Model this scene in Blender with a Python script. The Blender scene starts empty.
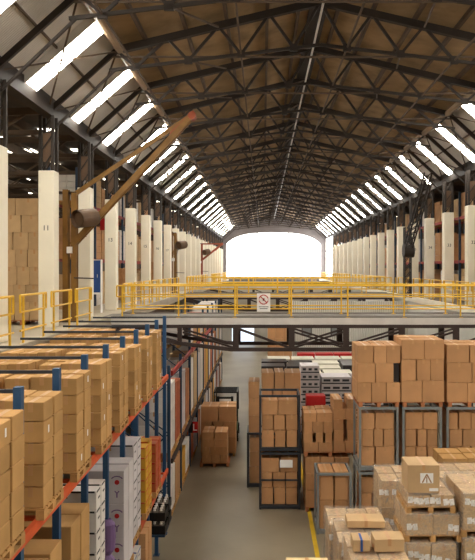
import bpy, bmesh, math, random
from mathutils import Vector, Matrix
R = random.Random(7)
scene = bpy.context.scene
col = scene.collection
EYE = 7.5           # eye height above the ground floor
F = 650.0           # focal length in pixels at 475 px wide
MZ = 5.85           # mezzanine floor level
ORD = ['first','second','third','fourth','fifth','sixth','seventh','eighth','ninth','tenth','eleventh','twelfth',
       'thirteenth','fourteenth','fifteenth','sixteenth','seventeenth','eighteenth','nineteenth','twentieth',
       'twenty-first','twenty-second','twenty-third','twenty-fourth','twenty-fifth','twenty-sixth','twenty-seventh',
       'twenty-eighth','twenty-ninth','thirtieth','thirty-first','thirty-second','thirty-third','thirty-fourth',
       'thirty-fifth','thirty-sixth','thirty-seventh','thirty-eighth','thirty-ninth','fortieth','forty-first','forty-second']

# ---------------------------------------------------------------- materials
def lin(c):
    return tuple(((v/255)/12.92 if v/255 <= .04045 else ((v/255+.055)/1.055)**2.4) for v in c) + (1,)
def mat(name, rgb, rough=.7, var=.12, scale=3.0, metal=0.0, rnd=0.0, bump=0.0, bscale=20, emit=0, spec=.3, wave=None):
    m = bpy.data.materials.new(name); m.use_nodes = True
    nt = m.node_tree; N = nt.nodes; L = nt.links
    b = N['Principled BSDF']
    b.inputs['Roughness'].default_value = rough; b.inputs['Metallic'].default_value = metal
    b.inputs['Specular IOR Level'].default_value = spec
    c = lin(rgb)
    tc = N.new('ShaderNodeTexCoord')
    src = tc.outputs['Object']
    nz = N.new('ShaderNodeTexNoise'); nz.inputs['Scale'].default_value = scale; nz.inputs['Detail'].default_value = 5
    L.new(src, nz.inputs['Vector'])
    mr = N.new('ShaderNodeMapRange'); mr.inputs['From Min'].default_value = .3; mr.inputs['From Max'].default_value = .7
    mr.inputs['To Min'].default_value = 1-var; mr.inputs['To Max'].default_value = 1+var
    L.new(nz.outputs['Fac'], mr.inputs['Value'])
    val = mr.outputs['Result']
    if rnd:
        oi = N.new('ShaderNodeObjectInfo')
        m2 = N.new('ShaderNodeMapRange'); m2.inputs['To Min'].default_value = 1-rnd; m2.inputs['To Max'].default_value = 1+rnd
        L.new(oi.outputs['Random'], m2.inputs['Value'])
        mm = N.new('ShaderNodeMath'); mm.operation = 'MULTIPLY'
        L.new(val, mm.inputs[0]); L.new(m2.outputs['Result'], mm.inputs[1]); val = mm.outputs[0]
    mx = N.new('ShaderNodeVectorMath'); mx.operation = 'SCALE'
    mx.inputs[0].default_value = c[:3]; L.new(val, mx.inputs['Scale'])
    L.new(mx.outputs['Vector'], b.inputs['Base Color'])
    if wave:                                            # corrugated sheet: relief only
        wv = N.new('ShaderNodeTexWave'); wv.bands_direction = wave[0]; wv.inputs['Scale'].default_value = wave[1]
        L.new(src, wv.inputs['Vector'])
        bp = N.new('ShaderNodeBump'); bp.inputs['Strength'].default_value = wave[2]; bp.inputs['Distance'].default_value = .05
        L.new(wv.outputs['Fac'], bp.inputs['Height']); L.new(bp.outputs['Normal'], b.inputs['Normal'])
    elif bump:
        n2 = N.new('ShaderNodeTexNoise'); n2.inputs['Scale'].default_value = bscale
        L.new(src, n2.inputs['Vector'])
        bp = N.new('ShaderNodeBump'); bp.inputs['Strength'].default_value = bump; bp.inputs['Distance'].default_value = .03
        L.new(n2.outputs['Fac'], bp.inputs['Height']); L.new(bp.outputs['Normal'], b.inputs['Normal'])
    return m
def emis(name, rgb, s):
    m = bpy.data.materials.new(name); m.use_nodes = True
    nt = m.node_tree; nt.nodes.clear()
    e = nt.nodes.new('ShaderNodeEmission'); e.inputs['Color'].default_value = lin(rgb); e.inputs['Strength'].default_value = s
    o = nt.nodes.new('ShaderNodeOutputMaterial'); nt.links.new(e.outputs[0], o.inputs[0])
    return m
MT = {}
MT['carton']   = mat('carton_brown', (184,143,92), .8, .12, 2.0, rnd=.13, spec=.15)
MT['carton2']  = mat('carton_russet', (188,142,100), .75, .1, 2.0, rnd=.12, spec=.2)
MT['carton3']  = mat('carton_tan', (192,160,120), .75, .12, 2.0, rnd=.10, spec=.2)
MT['cartonw']  = mat('carton_white', (214,208,202), .7, .06, 3, rnd=.08)
MT['cartong']  = mat('carton_grey_print', (196,190,192), .7, .06, 3, rnd=.08)
MT['pale']     = mat('carton_pale', (226,200,150), .7, .05, 3)
MT['tape']     = mat('packing_tape', (186,140,92), .35, .06, 5, spec=.5)
MT['tapeclear']= mat('packing_tape_dark', (150,108,66), .35, .06, 5, spec=.5)
MT['sticker']  = mat('paper_sticker', (240,238,236), .6, .04, 5)
MT['wood']     = mat('pallet_wood', (190,146,92), .85, .2, 6, rnd=.12)
MT['redwood']  = mat('pallet_orange_wood', (172,112,74), .85, .15, 6, rnd=.12)
MT['blue']     = mat('rack_blue', (42,76,112), .5, .15, 3)
MT['bluedark'] = mat('rack_blue_dark', (42,62,84), .5, .15, 3)
MT['orange']   = mat('beam_orange', (196,84,44), .55, .15, 3)
MT['redbeam']  = mat('beam_red', (150,48,40), .55, .15, 3)
MT['yellow']   = mat('rail_yellow', (226,180,50), .45, .08, 3, spec=.4)
MT['crane']    = mat('crane_ochre', (130,94,42), .5, .25, 2.5)
MT['cranered'] = mat('crane_oxide', (150,72,44), .5, .2, 2.5)
MT['drum']     = mat('hoist_brown', (96,74,56), .6, .2, 3)
MT['steel']    = mat('roof_steel', (48,40,34), .65, .2, 2)
MT['steel2']   = mat('roof_steel_brown', (84,68,54), .65, .2, 2)
MT['bsteel']   = mat('bridge_steel', (58,46,42), .6, .2, 2)
MT['galv']     = mat('galvanised_beam', (206,200,194), .5, .1, 2, metal=.1)
MT['deck']     = mat('deck_plate', (112,106,98), .7, .15, 3)
MT['cage']     = mat('cage_steel', (124,128,128), .5, .15, 3)
MT['cagedark'] = mat('cage_dark_steel', (52,54,60), .5, .15, 3)
MT['white']    = mat('column_white', (236,228,208), .65, .05, 1.2)
MT['black']    = mat('black_paint', (22,20,20), .5, .1, 3)
MT['dark']     = mat('black_film', (40,34,36), .4, .1, 3, spec=.5)
MT['red']      = mat('red_plastic', (176,34,34), .5, .1, 3)
MT['purple']   = mat('purple_sack', (116,90,132), .6, .1, 3)
MT['yellowbox']= mat('yellow_carton', (200,150,50), .6, .1, 3)
MT['orangebox']= mat('orange_carton', (176,92,54), .6, .1, 3)
MT['greyT']    = mat('grey_cover', (128,120,110), .7, .1, 3)
MT['bluebox']  = mat('locker_blue', (48,84,150), .5, .08, 3)
MT['green']    = mat('truck_green', (70,120,80), .45, .08, 3)
MT['pipe']     = mat('gutter_pipe', (150,126,100), .5, .15, 2)
MT['roof']     = mat('roof_boards', (150,126,94), .85, .3, 1.2, bump=.3, bscale=6)
MT['strip']    = mat('sheet_cladding', (206,200,192), .6, .10, 1.0, wave=('Y', 4.0, .4))
MT['lean']     = mat('lean_roof', (70,60,52), .85, .25, 1.5)
MT['wallp']    = mat('wall_plaster', (196,190,180), .8, .08, 1.0)
MT['wallr']    = mat('wall_sheet', (206,204,196), .6, .06, 1.0, wave=('X', 2.5, .8))
MT['wallf']    = mat('wall_far_end', (118,112,112), .85, .1, 1.0)
MT['cream']    = mat('cream_board', (206,200,184), .7, .05, 3)
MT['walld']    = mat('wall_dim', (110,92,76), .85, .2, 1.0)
MT['conc']     = mat('ground_concrete', (134,122,102), .42, .16, .45, bump=.05, bscale=8, spec=.4)
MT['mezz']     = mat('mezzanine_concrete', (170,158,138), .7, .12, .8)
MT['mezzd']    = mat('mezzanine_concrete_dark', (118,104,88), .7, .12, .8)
MT['line']     = mat('floor_line_yellow', (214,176,40), .6, .1, 4)
MT['sky']      = emis('skylight_daylight', (255,250,238), 30.0)
MT['endsky']   = emis('end_window_daylight', (255,253,250), 7.0)
MT['doorsky']  = emis('door_daylight', (214,226,240), 1.6)
MT['shard']    = emis('side_slot_and_fill_daylight', (255,246,226), 9.0)
# clear film
m = bpy.data.materials.new('stretch_film'); m.use_nodes = True
nt = m.node_tree; N = nt.nodes; L = nt.links; N.clear()
t = N.new('ShaderNodeBsdfTransparent'); g = N.new('ShaderNodeBsdfPrincipled')
g.inputs['Base Color'].default_value = lin((214,206,196)); g.inputs['Roughness'].default_value = .22; g.inputs['Specular IOR Level'].default_value = .8
nz = N.new('ShaderNodeTexNoise'); nz.inputs['Scale'].default_value = 11; nz.inputs['Detail'].default_value = 4; nz.inputs['Distortion'].default_value = 1.5
tc = N.new('ShaderNodeTexCoord'); L.new(tc.outputs['Object'], nz.inputs['Vector'])
mr = N.new('ShaderNodeMapRange'); mr.inputs['From Min'].default_value = .4; mr.inputs['From Max'].default_value = .7; mr.inputs['To Min'].default_value = .06; mr.inputs['To Max'].default_value = .42
L.new(nz.outputs['Fac'], mr.inputs['Value'])
bp = N.new('ShaderNodeBump'); bp.inputs['Strength'].default_value = .7; bp.inputs['Distance'].default_value = .04
L.new(nz.outputs['Fac'], bp.inputs['Height']); L.new(bp.outputs['Normal'], g.inputs['Normal'])
mx = N.new('ShaderNodeMixShader'); o = N.new('ShaderNodeOutputMaterial')
L.new(mr.outputs['Result'], mx.inputs[0]); L.new(t.outputs[0], mx.inputs[1]); L.new(g.outputs[0], mx.inputs[2]); L.new(mx.outputs[0], o.inputs[0])
MT['film'] = m

# ---------------------------------------------------------------- geometry helpers
class MB:
    def __init__(s): s.v = []; s.f = []; s.mi = []
    def box(s, x0, x1, y0, y1, z0, z1, mi=0):
        n = len(s.v)
        s.v += [(x0,y0,z0),(x1,y0,z0),(x1,y1,z0),(x0,y1,z0),(x0,y0,z1),(x1,y0,z1),(x1,y1,z1),(x0,y1,z1)]
        for q in ((0,3,2,1),(4,5,6,7),(0,1,5,4),(1,2,6,5),(2,3,7,6),(3,0,4,7)):
            s.f.append(tuple(n+i for i in q)); s.mi.append(mi)
        return s
    def bar(s, p, q, w, h=None, mi=0):
        h = h or w
        p = Vector(p); q = Vector(q); d = (q-p)
        if d.length < 1e-6: return s
        d.normalize()
        up = Vector((0,0,1)) if abs(d.z) < .95 else Vector((0,1,0))
        a = d.cross(up).normalized()*w/2; b = a.cross(d).normalized()*h/2
        n = len(s.v)
        for e in (p, q):
            for u, v in ((-1,-1),(1,-1),(1,1),(-1,1)):
                s.v.append(tuple(e+a*u+b*v))
        for k in ((0,1,2,3),(7,6,5,4),(0,4,5,1),(1,5,6,2),(2,6,7,3),(3,7,4,0)):
            s.f.append(tuple(n+i for i in k)); s.mi.append(mi)
        return s
    def ibar(s, p, q, w, h, t=.02, mi=0):               # I-section
        p = Vector(p); q = Vector(q); d = (q-p).normalized()
        up = Vector((0,0,1)) if abs(d.z) < .95 else Vector((0,1,0))
        a = d.cross(up).normalized(); b = a.cross(d).normalized()
        s.bar(p+b*(h/2-t/2), q+b*(h/2-t/2), w, t, mi); s.bar(p-b*(h/2-t/2), q-b*(h/2-t/2), w, t, mi)
        return s.bar(p, q, t*1.4, h-2*t, mi)
    def tube(s, p, q, r, n=10, mi=0, caps=True):
        p = Vector(p); q = Vector(q); d = (q-p).normalized()
        up = Vector((0,0,1)) if abs(d.z) < .95 else Vector((0,1,0))
        a = d.cross(up).normalized()*r; b = a.cross(d).normalized()*r
        k = len(s.v)
        for e in (p, q):
            for i in range(n):
                t = 2*math.pi*i/n; s.v.append(tuple(e+a*math.cos(t)+b*math.sin(t)))
        for i in range(n):
            j = (i+1) % n; s.f.append((k+i, k+j, k+n+j, k+n+i)); s.mi.append(mi)
        if caps:
            s.f.append(tuple(k+i for i in reversed(range(n)))); s.mi.append(mi)
            s.f.append(tuple(k+n+i for i in range(n))); s.mi.append(mi)
        return s
    def poly(s, pts, mi=0):
        n = len(s.v); s.v += [tuple(p) for p in pts]; s.f.append(tuple(range(n, n+len(pts)))); s.mi.append(mi); return s
    def slab(s, pts, off, mi=0):                        # extruded polygon
        n = len(s.v); k = len(pts); o = Vector(off)
        s.v += [tuple(p) for p in pts]; s.v += [tuple(Vector(p)+o) for p in pts]
        s.f.append(tuple(range(n, n+k))); s.f.append(tuple(n+k+i for i in reversed(range(k)))); s.mi += [mi, mi]
        for i in range(k):
            j = (i+1) % k; s.f.append((n+i, n+k+i, n+k+j, n+j)); s.mi.append(mi)
        return s
    def mesh(s, name, mats, bevel=0):
        me = bpy.data.meshes.new(name); me.from_pydata(s.v, [], s.f)
        mats = mats if isinstance(mats, (list, tuple)) else [mats]
        for m in mats: me.materials.append(MT[m] if isinstance(m, str) else m)
        for p, i in zip(me.polygons, s.mi): p.material_index = i
        bm = bmesh.new(); bm.from_mesh(me); bmesh.ops.recalc_face_normals(bm, faces=bm.faces)
        if bevel: bmesh.ops.bevel(bm, geom=list(bm.edges), offset=bevel, segments=1, affect='EDGES')
        bm.to_mesh(me); bm.free(); me.update()
        return me
    def build(s, name, mats, parent=None, loc=(0,0,0), bevel=0):
        return link(name, s.mesh(name, mats, bevel), parent, loc)
def link(name, me, parent=None, loc=(0,0,0), rz=0):
    o = bpy.data.objects.new(name, me); col.objects.link(o); o.location = loc; o.rotation_euler[2] = rz
    if parent: o.parent = parent
    return o
def tag(o, label=None, cat=None, group=None, kind=None):
    if label: o['label'] = label
    if cat: o['category'] = cat
    if group: o['group'] = group
    if kind: o['kind'] = kind
    return o
def thing(name, label, cat, loc=(0,0,0), rz=0, group=None):
    o = bpy.data.objects.new(name, None); col.objects.link(o); o.location = loc; o.rotation_euler[2] = rz
    o.empty_display_size = .2
    return tag(o, label, cat, group)
def struct(mb, name, mats, label=None, bevel=0):
    o = mb.build(name, mats, bevel=bevel); return tag(o, label, None, None, 'structure')
KIDS = {}
def copy_tree(o, parent=None, loc=None, rz=None, deep=True):
    c = o.copy(); col.objects.link(c)
    c.parent = parent
    if loc is not None: c.location = loc
    if rz is not None: c.rotation_euler[2] = rz
    if deep:
        for ch in [x for x in ALL() if x.parent == o]: copy_tree(ch, c)
    return c
def ALL(): return list(col.objects)
def kids(o): return [x for x in col.objects if x.parent == o]
def copier(src):                                        # fast repeated copies of one thing
    tree = [(k, kids(k)) for k in kids(src)]
    def go(loc, rz, label, group=None):
        c = src.copy(); col.objects.link(c); c.location = loc; c.rotation_euler[2] = rz; c['label'] = label
        if group: c['group'] = group
        for k, gs in tree:
            d = k.copy(); col.objects.link(d); d.parent = c
            for g in gs:
                e = g.copy(); col.objects.link(e); e.parent = d
        return c
    return go
def text_mesh(s, size, matname, ext=.004):
    cu = bpy.data.curves.new('lettering', 'FONT'); cu.body = s; cu.size = size; cu.align_x = 'CENTER'; cu.align_y = 'CENTER'; cu.extrude = ext
    ob = bpy.data.objects.new('lettering', cu); col.objects.link(ob)
    dg = bpy.context.evaluated_depsgraph_get()
    me = bpy.data.meshes.new_from_object(ob.evaluated_get(dg))
    bpy.data.objects.remove(ob); bpy.data.curves.remove(cu)
    me.materials.clear(); me.materials.append(MT[matname]); me.name = 'lettering'
    me.transform(Matrix.Rotation(math.pi/2, 4, 'X'))    # stands upright, faces -Y
    return me

# ---------------------------------------------------------------- camera, world, view
cam = bpy.data.cameras.new('camera'); co = bpy.data.objects.new('camera', cam); col.objects.link(co)
co.location = (0, 0, EYE); co.rotation_euler = (math.pi/2, 0, 0)
cam.sensor_fit = 'HORIZONTAL'; cam.sensor_width = 36; cam.lens = 36*F/475
cam.shift_x = -25.5/475; cam.shift_y = -12/475; cam.clip_end = 400
scene.camera = co
w = bpy.data.worlds.new('world'); scene.world = w; w.use_nodes = True
w.node_tree.nodes['Background'].inputs[0].default_value = lin((255,236,208)); w.node_tree.nodes['Background'].inputs[1].default_value = .45
vs = scene.view_settings; vs.view_transform = 'Standard'; vs.look = 'None'; vs.gamma = 1; vs.exposure = .45; vs.use_curve_mapping = False

# ---------------------------------------------------------------- setting: floors
YB, YE = -9.0, 95.0
XL, XR = -6.0, 9.27
XLO, XRO = -17.0, 14.5
struct(MB().box(XLO, XRO, YB, YE, -.2, 0), 'floor', 'conc')
struct(MB().box(1.36, 1.48, 12.0, 34.0, 0.0, .004), 'trim_1', 'line')
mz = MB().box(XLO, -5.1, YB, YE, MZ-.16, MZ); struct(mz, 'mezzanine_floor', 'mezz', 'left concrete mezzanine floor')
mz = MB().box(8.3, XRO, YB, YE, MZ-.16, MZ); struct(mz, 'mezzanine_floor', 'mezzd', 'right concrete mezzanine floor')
struct(MB().box(-5.1, -5.0, YB, 21.4, MZ-.3, MZ+.06).box(-5.1,-5.0,23.5,YE,MZ-.3,MZ+.06), 'trim_2', 'mezz')
struct(MB().box(8.2, 8.3, YB, 21.4, MZ-.2, MZ+.08).box(8.2,8.3,23.5,YE,MZ-.2,MZ+.08), 'trim_3', 'white')
# roof: two brown slopes, two steep light strips, dark lean-to ceilings
EZ, SX1, SX2, SZ, RX, RZ = 12.16, -4.1, 7.4, 13.83, 1.6, 15.25
T = (0, 0, .12)
rf = MB()
rf.slab([(SX1,YB,SZ),(RX,YB,RZ),(RX,YE,RZ),(SX1,YE,SZ)], T); rf.slab([(RX,YB,RZ),(SX2,YB,SZ),(SX2,YE,SZ),(RX,YE,RZ)], T)
struct(rf, 'ceiling', 'roof', 'brown boarded main roof')
st = MB()
st.slab([(XL,YB,EZ),(SX1,YB,SZ),(SX1,YE,SZ),(XL,YE,EZ)], T); st.slab([(SX2,YB,SZ),(XR,YB,EZ),(XR,YE,EZ),(SX2,YE,SZ)], T)
struct(st, 'ceiling', 'strip', 'pale sheet cladding strips holding the skylights')
ln = MB()
ln.box(XLO, XL, YB, YE, 12.3, 12.4); ln.box(XR, XRO, YB, YE, 12.3, 12.4)
struct(ln, 'ceiling', 'lean', 'dark ceilings of the side aisles')
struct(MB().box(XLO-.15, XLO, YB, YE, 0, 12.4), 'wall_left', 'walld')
fw = MB().box(XLO, XRO, YB-.2, YB, 0, 12.4).slab([(XL,YB,12.4),(XR,YB,12.4),(SX2,YB,SZ),(RX,YB,RZ),(SX1,YB,SZ)], (0,-.2,0)); struct(fw, 'wall_front', 'wallp')
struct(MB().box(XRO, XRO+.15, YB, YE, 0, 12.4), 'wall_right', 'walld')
# ground floor side walls under the mezzanines
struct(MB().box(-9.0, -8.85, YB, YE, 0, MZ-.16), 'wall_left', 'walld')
struct(MB().box(8.5, 8.62, YB, 84, 0, MZ-.16), 'wall_right', 'wallr')
# far wall with the big arched window
wl = MB()
WX0, WX1, WZ0 = -5.35, 8.45, 6.2
def arch(x):
    u = abs((x-(WX0+WX1)/2)/((WX1-WX0)/2)); return 10.9 + 1.75*(1-u**3.2)**.75 if u < 1 else 10.9
def roofz(x):
    if x < SX1: return EZ+(x-XL)/(SX1-XL)*(SZ-EZ)
    if x < RX: return SZ+(x-SX1)/(RX-SX1)*(RZ-SZ)
    if x < SX2: return RZ-(x-RX)/(SX2-RX)*(RZ-SZ)
    return SZ-(x-SX2)/(XR-SX2)*(SZ-EZ)
n = 48
for i in range(n):
    a = WX0+(WX1-WX0)*i/n; b = WX0+(WX1-WX0)*(i+1)/n
    wl.slab([(a,YE,arch(a)),(b,YE,arch(b)),(b,YE,roofz(b)+.1),(a,YE,roofz(a)+.1)], (0,.3,0))
wl.slab([(XL,YE,0),(WX0,YE,0),(WX0,YE,roofz(WX0)+.1),(XL,YE,roofz(XL)+.1)], (0,.3,0))
wl.slab([(WX1,YE,0),(XR,YE,0),(XR,YE,roofz(XR)+.1),(WX1,YE,roofz(WX1)+.1)], (0,.3,0))
wl.box(WX0, WX1, YE, YE+.3, 0, WZ0)
wl.box(XLO, XL, YE, YE+.3, 0, 12.4); wl.box(XR, XRO, YE, YE+.3, 0, 12.4)
struct(wl, 'wall_back', 'wallf')
win = thing('window_1', None, None); tag(win, 'big arched daylight window in the far wall', None, None, 'structure')
pts = [(WX0,YE+.2,WZ0),(WX1,YE+.2,WZ0)] + [(WX1-(WX1-WX0)*i/n, YE+.2, arch(WX1-(WX1-WX0)*i/n)) for i in range(n+1)]
MB().slab(pts, (0,.02,0)).build('window_pane', 'endsky', win)
wf = MB()
for x in (-.85, 3.7): wf.box(x-.07, x+.07, YE+.08, YE+.18, WZ0, arch(x))
wf.box(WX0, WX1, YE+.08, YE+.18, 9.93, 10.03)
wf.build('window_frame', 'wallp', win)
win = thing('window_2', None, None); tag(win, 'tall bright window in the right side wall by the far end', None, None, 'structure')
MB().box(9.2, 9.24, 85.5, 94.6, 6.3, 11.9).build('window_pane', 'endsky', win)
MB().box(9.16, 9.2, 85.3, 94.8, 9.8, 9.95).box(9.16, 9.2, 85.3, 85.5, 6.2, 12).box(9.16, 9.2, 94.6, 94.8, 6.2, 12).build('window_frame', 'wallp', win)
# ground floor partition and roller doorway far down
pw = MB().box(-8.85, -3.1, 65, 65.2, 0, MZ-.4).box(-.9, 8.5, 65, 65.2, 0, MZ-.4).box(-3.1, -.9, 65, 65.2, 3.0, MZ-.4)
struct(pw, 'wall_back', 'wallp', 'lower partition wall at the end of the aisle')
d = thing('door_1', None, None); tag(d, 'bright open doorway at the end of the aisle', None, None, 'structure')
MB().box(-3.1, -.9, 65.15, 65.19, 0.02, 3.0).build('doorway_daylight', 'doorsky', d)
MB().box(-3.18, -3.1, 64.9, 65, 0, 3.08).box(-.9, -.82, 64.9, 65, 0, 3.08).box(-3.1, -.9, 64.9, 65, 3.0, 3.08).build('door_frame', 'galv', d)
# white office partition under the right mezzanine
of = MB().box(1.7, 8.5, 38, 38.15, 0, MZ-.3)
struct(of, 'wall_back', 'wallr', 'white sheeted partition behind the stacked goods')
for i, x in enumerate((2.55, 4.25)):
    wn = thing('window_%d' % (i+3), None, None); tag(wn, '%s small grey window in the white partition' % ('left','right')[i], None, None, 'structure')
    MB().box(x-.25, x+.25, 37.96, 37.99, 3.6, 4.25).build('window_pane', 'cage', wn)
    MB().box(x-.3, x-.25, 37.93, 37.99, 3.55, 4.3).box(x+.25, x+.3, 37.93, 37.99, 3.55, 4.3).box(x-.25,x+.25,37.93,37.99,4.25,4.3).box(x-.25,x+.25,37.93,37.99,3.55,3.6).build('window_frame', 'steel', wn)

# purlins, ridge beam, gutters: structure
COLY = [18.2+3.78*k for k in range(-3, 21)]
pu = MB()
for f in (.14, .34, .54, .74, .9):
    for (ax, bx) in ((SX1, RX), (SX2, RX)):
        x = ax+(bx-ax)*f; z = SZ+(RZ-SZ)*f-.09
        pu.bar((x,YB,z), (x,YE,z), .09, .14)
for f in (.06, .5):
    for (ax, bx) in ((XL, SX1), (XR, SX2)):
        x = ax+(bx-ax)*f; z = EZ+(SZ-EZ)*f-.10
        pu.bar((x,YB,z), (x,YE,z), .04, .06)
struct(pu, 'trim_4', 'steel2', 'brown purlins under the roof')
struct(MB().bar((RX,YB,RZ-.2), (RX,YE,RZ-.2), .5, .2), 'trim_5', 'steel', 'dark ridge beam')
struct(MB().tube((RX+.05,YB,RZ-.5), (RX+.05,YE,RZ-.5), .035), 'trim_6', 'galv', 'pale conduit under the ridge')
for i, x in enumerate((SX1+.1, SX2-.1)):
    struct(MB().tube((x,YB,SZ-.22), (x,YE,SZ-.22), .12, 12), 'trim_%d' % (7+i), 'pipe', 'beige pipe along the top of the skylight strip')
for i, x in enumerate((XL, XR)):
    struct(MB().bar((x,YB,EZ-.18), (x,YE,EZ-.18), .3, .5), 'trim_%d' % (9+i), 'steel', 'dark eaves girder')

# skylights
def skylight(side, y, idx):
    ax, bx = (XL, SX1) if side < 0 else (XR, SX2)
    def P(f, yy, d):
        nx = (SZ-EZ); nz = -(abs(bx-ax)); l = math.hypot(nx, nz)
        s = 1 if side < 0 else -1
        return (ax+(bx-ax)*f + s*nx/l*d, yy, EZ+(SZ-EZ)*f + nz/l*d)
    o = thing('window_%d' % idx, None, None)
    tag(o, '%s bright skylight from the camera in the %s roof strip' % (ORD[max(0, idx2[side])], 'left' if side < 0 else 'right'), None, None, 'structure')
    for f0, f1 in ((.03, .30), (.305, .96)):
        wv = .37
        m = MB().slab([P(f0,y-wv,.19), P(f1,y-wv,.19), P(f1,y+wv,.19), P(f0,y+wv,.19)], Vector(P(0,0,.01))-Vector(P(0,0,0)))
        m.build('skylight_pane', 'sky', o)
    fr = MB()
    for yy in (y-.40, y+.40): fr.bar(P(.02,yy,.1), P(.97,yy,.1), .05, .2)
    for f in (.02, .97): fr.bar(P(f,y-.38,.1), P(f,y+.38,.1), .05, .2)
    fr.build('skylight_frame', 'galv', o)
idx = 5; idx2 = {-1: 0, 1: 0}
for k in range(-5, 21):
    y = 16.35+3.78*k
    if y > YE-1: continue
    for side in (-1, 1):
        if k < -1 and side > 0 and k % 2: pass
        skylight(side, y, idx); idx += 1; idx2[side] += 1

# side-aisle skylight shards, added fill panels and lean-to rafters (structure)
sh = MB(); sh2 = MB()
for k in range(44):
    y = 20+k*1.9+R.uniform(-.5,.5)
    for x in (-8.3, -10.2, -12.4, -14.6):
        if R.random() < .75: sh.box(x+R.uniform(-.3,.3), x+R.uniform(.5,1.1), y, y+R.uniform(.3,.8), 12.26, 12.29)
    for x in (10.6, 12.4):
        if R.random() < .2: sh2.box(x, x+R.uniform(.4,.8), y, y+.25, 12.26, 12.29)
for yy in range(-6, 18, 4):  # larger glowing panels added out of view to brighten the side aisles
    for x in (-9.0, -12.5): sh.box(x-.5, x+.5, yy, yy+2.2, 12.26, 12.29)
    sh2.box(11.0, 12.2, yy, yy+2.2, 12.26, 12.29)
struct(sh, 'window_80', 'shard', 'scattered skylight slots and added unseen light panels over the left side aisle')
struct(sh2, 'window_81', 'shard', 'scattered skylight slots and added unseen light panels over the right side aisle')
rf2 = MB()
for y in COLY:
    for dx in (0,):
        rf2.bar((XL-.2,y,11.9), (XLO,y,11.5), .12, .2); rf2.bar((XL-.2,y,11.3), (XLO,y,11.2), .08, .12)
        for j in range(5): rf2.bar((XL-.5-j*2,y,11.9), (XL-1.5-j*2,y,11.25), .06); rf2.bar((XL-1.5-j*2,y,11.25), (XL-2.5-j*2,y,11.85), .06)
        rf2.bar((XR+.2,y,11.9), (XRO,y,11.5), .12, .2)
for x in (-7.6, -9.4, -11.4, -13.4): rf2.bar((x,YB,12.0), (x,YE,12.0), .12, .3)
struct(rf2, 'trim_11', 'steel2', 'dark rafters over the side aisles')

# ---------------------------------------------------------------- roof trusses
def truss_parts(root):
    A = [(XL,EZ-.28),(SX1,SZ-.24),(RX,RZ-.3),(SX2,SZ-.24),(XR,EZ-.28)]
    for i in range(4):
        MB().bar((A[i][0],0,A[i][1]), (A[i+1][0],0,A[i+1][1]), .16 if i in (1, 2) else .09, .2 if i in (1, 2) else .14).build('rafter', 'steel', root)
    B = [(SX1-.2,SZ-.8),(RX,RZ-1.5),(SX2+.2,SZ-.8)]
    for i in range(2):
        MB().bar((B[i][0],0,B[i][1]), (B[i+1][0],0,B[i+1][1]), .08, .08).build('bottom_chord', 'steel', root)
    MB().bar((SX1-.1,0,SZ-.42), (SX2+.1,0,SZ-.42), .04, .05).build('tie_rod', 'steel2', root)
    for s in (0, 1):
        p0, p1 = A[1+s], A[2+s]; q0, q1 = B[s], B[s+1]
        n = 4
        for j in range(n):
            f = j/n; f2 = (j+.5)/n; f3 = (j+1)/n
            top = lambda u: (p0[0]+(p1[0]-p0[0])*u, 0, p0[1]+(p1[1]-p0[1])*u)
            bot = lambda u: (q0[0]+(q1[0]-q0[0])*u, 0, q0[1]+(q1[1]-q0[1])*u)
            MB().bar(top(f), bot(f2), .075).build('brace', 'steel', root)
            MB().bar(bot(f2), top(f3), .075).build('brace', 'steel', root)
            b = bot(f2); MB().box(b[0]-.11, b[0]+.11, -.04, .04, b[2]-.09, b[2]+.11).build('gusset_plate', 'steel', root)
            # longitudinal bracing to the neighbouring truss
            t0 = top(f3)
            if j in (1, 3):
                MB().bar((b[0],0,b[2]), (t0[0],3.7,t0[2]-.05), .045).build('cross_brace', 'steel2', root)
            if j in (0, 2, 4):
                MB().bar((b[0],0,b[2]), (b[0],3.7,b[2]), .045).build('cross_brace', 'steel2', root)
    # knee braces in the steep strips
    for s, (ax, bx) in ((0,(XL,SX1)), (1,(XR,SX2))):
        MB().bar((ax,0,EZ-.9), (bx,0,SZ-.75), .06).build('knee_brace', 'steel', root)
        MB().bar((ax,0,EZ-.3), (bx,3.7,SZ-.3), .04).build('wind_brace', 'steel2', root)
        MB().bar((bx,0,SZ-.3), (ax,3.7,EZ-.3), .04).build('wind_brace', 'steel2', root)
tr = thing('roof_truss', 'dark steel roof truss, first from the camera', 'roof truss', (0,COLY[1],0), 0, 'roof trusses'); truss_parts(tr)
cp = copier(tr)
for i, y in enumerate(COLY[2:]): cp((0,y,0), 0, 'dark steel roof truss, %s from the camera' % ORD[i+1])

# ---------------------------------------------------------------- columns
def column(x, side, wd, top, proto=None):
    pass
def make_column(x, y, wd, top, label, group, number, face):
    c = thing('column', label, 'column', (x,y,MZ), 0, group)
    sh_ = MB().box(-wd/2,wd/2,-wd/2,wd/2,0,top-MZ).build('shaft', 'white', c, bevel=.015)
    u = MB(); h0 = top-MZ; h1 = EZ-.43-MZ
    for a in (-1,1):
        for b in (-1,1): u.box(a*(wd/2-.05)-.04, a*(wd/2-.05)+.04, b*(wd/2-.05)-.04, b*(wd/2-.05)+.04, h0, h1)
    for j in range(3):
        z = h0+(h1-h0)*j/3; z2 = h0+(h1-h0)*(j+1)/3
        for b in (-1,1):
            u.bar((-wd/2+.05, b*(wd/2-.05), z), (wd/2-.05, b*(wd/2-.05), z2), .03)
    u.build('upper_post', 'steel', c)
    MB().box(-wd/4,wd/4,-wd/2+.08,-wd/2+.11,h0+.25,h0+1.05).build('infill_plate', 'drum', c)
    if number:
        link('column_number', text_mesh(number, .2, 'black'), sh_, (0, -wd/2-.006, 2.75))
    return c
nums = ['10','11','12','13','14','15','16','17']
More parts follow.
